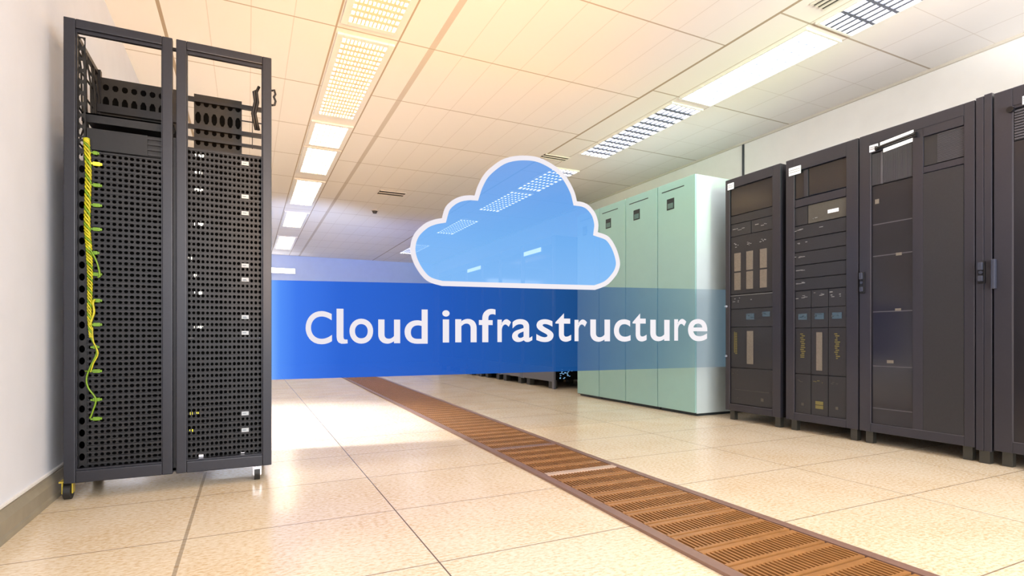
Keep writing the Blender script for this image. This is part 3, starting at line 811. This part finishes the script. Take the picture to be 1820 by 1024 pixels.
bmesh.ops.remove_doubles(ring.bm, verts=ring.bm.verts[:], dist=1e-6)
o = ring.build('cloud_outline', M['sign_white'], sg); o['label'] = 'white outline of the cloud'
fill = MB(); f = fill.poly([spt(*p, .004) for p in inset(out, W * .8)])
bmesh.ops.triangulate(fill.bm, faces=[f])
o = fill.build('cloud_panel', M['cloud'], sg); o['label'] = 'light blue translucent cloud shape'
LETTERS = [('C', .216, .387, .666, .894), ('l', .417, .491, .669, .912), ('o', .503, .663, .669, .844), ('u', .698, .851, .668, .84), ('d', .882, 1.048, .667, .915),
 ('i', 1.155, 1.209, .675, .912), ('n', 1.251, 1.413, .676, .85), ('f', 1.43, 1.559, .676, .927), ('r', 1.574, 1.681, .677, .85), ('a', 1.69, 1.853, .677, .852),
 ('s', 1.886, 2.028, .676, .853), ('t', 2.044, 2.177, .678, .901), ('r', 2.206, 2.313, .682, .854), ('u', 2.342, 2.516, .677, .855), ('c', 2.551, 2.702, .677, .859),
 ('t', 2.72, 2.85, .678, .909), ('u', 2.884, 3.068, .68, .858), ('r', 3.112, 3.229, .684, .867), ('e', 3.246, 3.439, .679, .868)]
def glyph(ch):
    """outline of a letter as mesh data in a unit box"""
    bm = bmesh.new()
    if ch == 'l':
        L_ = [(0, 1), (.62, 1), (.62, .19), (.66, .135), (.76, .12), (.98, .12), (1, .01), (.72, -.0), (.42, .0), (.18, .035), (.05, .1), (0, .2)]
        f = bm.faces.new([bm.verts.new((x, y, 0)) for x, y in L_]); bmesh.ops.triangulate(bm, faces=[f])
        return bm
    cu = bpy.data.curves.new('glyph', 'FONT'); cu.body = ch; cu.offset = .0125 if ch != 'C' else .0145; cu.resolution_u = 8
    o = bpy.data.objects.new('glyph', cu); COL.objects.link(o)
    dg = bpy.context.evaluated_depsgraph_get(); me = bpy.data.meshes.new_from_object(o.evaluated_get(dg))
    bm.from_mesh(me); bpy.data.meshes.remove(me); bpy.data.objects.remove(o); bpy.data.curves.remove(cu)
    xs = [v.co.x for v in bm.verts]; ys = [v.co.y for v in bm.verts]
    for v in bm.verts: v.co = ((v.co.x - min(xs)) / (max(xs) - min(xs)), (v.co.y - min(ys)) / (max(ys) - min(ys)), 0)
    return bm
for ch, u0, u1, z0, z1 in LETTERS:
    g = MB(); g.bm.free(); g.bm = glyph(ch)
    for v in g.bm.verts:
        x, y = v.co.x, v.co.y
        v.co = spt(u0 + x * (u1 - u0), z0 + y * (z1 - z0), .003)
    g.build('letter', M['sign_white'], sg)
# clips from the right end to the first black cabinet
for z in (.55, .98):
    b = MB().box(SLEN - .004, SLEN + .018, .001, .010, z - .008, z + .008)
    b.build('bracket', M['chrome'], sg)

# ------------------------------------------------------------------ light
def lamp(name, kind, loc, target, energy, rgb, **k):
    l = bpy.data.lights.new(name, kind); l.energy = energy; l.color = s2l(rgb)
    for a, v in k.items(): setattr(l, a, v)
    o = bpy.data.objects.new(name, l); COL.objects.link(o); o.location = loc
    o.rotation_euler = (Vector(target) - Vector(loc)).to_track_quat('-Z', 'Y').to_euler()
    return o
w = bpy.data.worlds.new('world'); SC.world = w; w.use_nodes = True
w.node_tree.nodes['Background'].inputs['Color'].default_value = (*s2l((244, 246, 255)), 1)
w.node_tree.nodes['Background'].inputs['Strength'].default_value = 3.4
lamp('fill_light', 'AREA', (2.0, -2.2, 2.0), (2.0, 4, 1.4), 170, (255, 252, 246), shape='RECTANGLE', size=5, size_y=1.6)
lamp('warm_wash', 'SPOT', (1.0, -.9, .9), (1.0, 4.4, CZ), 1250, (255, 176, 48), spot_size=math.radians(52), spot_blend=1., shadow_soft_size=.3)  # unseen spot added to tint the left ceiling gold
lamp('green_wash', 'SPOT', (2.6, -1.0, 1.9), (4.0, 5.2, 2.6), 520, (150, 255, 90), spot_size=math.radians(24), spot_blend=1., shadow_soft_size=.2)  # unseen spot added for a green tinge on the right ceiling
lamp('blue_wash', 'SPOT', (2.4, 6.6, .5), (3.3, 13, 2.2), 600, (70, 130, 255), spot_size=math.radians(58), spot_blend=1., shadow_soft_size=.3)  # added spot without a fixture, tints the far wall and ceiling blue
lamp('floor_glow', 'SPOT', (.2, 5.2, 2.6), (.15, 4.9, 0), 900, (245, 246, 255), spot_size=math.radians(80), spot_blend=1., shadow_soft_size=.2)  # added spot without a fixture, bleaches the far-left floor

lamp('cool_wash', 'SPOT', (2.6, -1.2, .9), (4.4, 2.6, CZ), 430, (248, 248, 255), spot_size=math.radians(62), spot_blend=1., shadow_soft_size=.3)  # unseen spot added to brighten the right ceiling and wall
lamp('far_wash', 'SPOT', (.9, 7.5, .4), (.9, 11.0, CZ), 520, (170, 200, 255), spot_size=math.radians(64), spot_blend=1., shadow_soft_size=.3)  # added spot without a fixture, cools the far-left ceiling
# ------------------------------------------------------------------ camera
cam = bpy.data.cameras.new('camera'); cam.sensor_width = 36; cam.lens = 972 / 1820 * 36
cam.shift_y = 86 / 1820; cam.clip_start = .05
co = bpy.data.objects.new('camera', cam); COL.objects.link(co)
co.location = (0, 0, .72); co.rotation_euler = (math.pi / 2, 0, -math.radians(25.8))
SC.camera = co
SC.view_settings.view_transform = 'Standard'
SC.view_settings.look = 'None'
SC.view_settings.exposure = 0
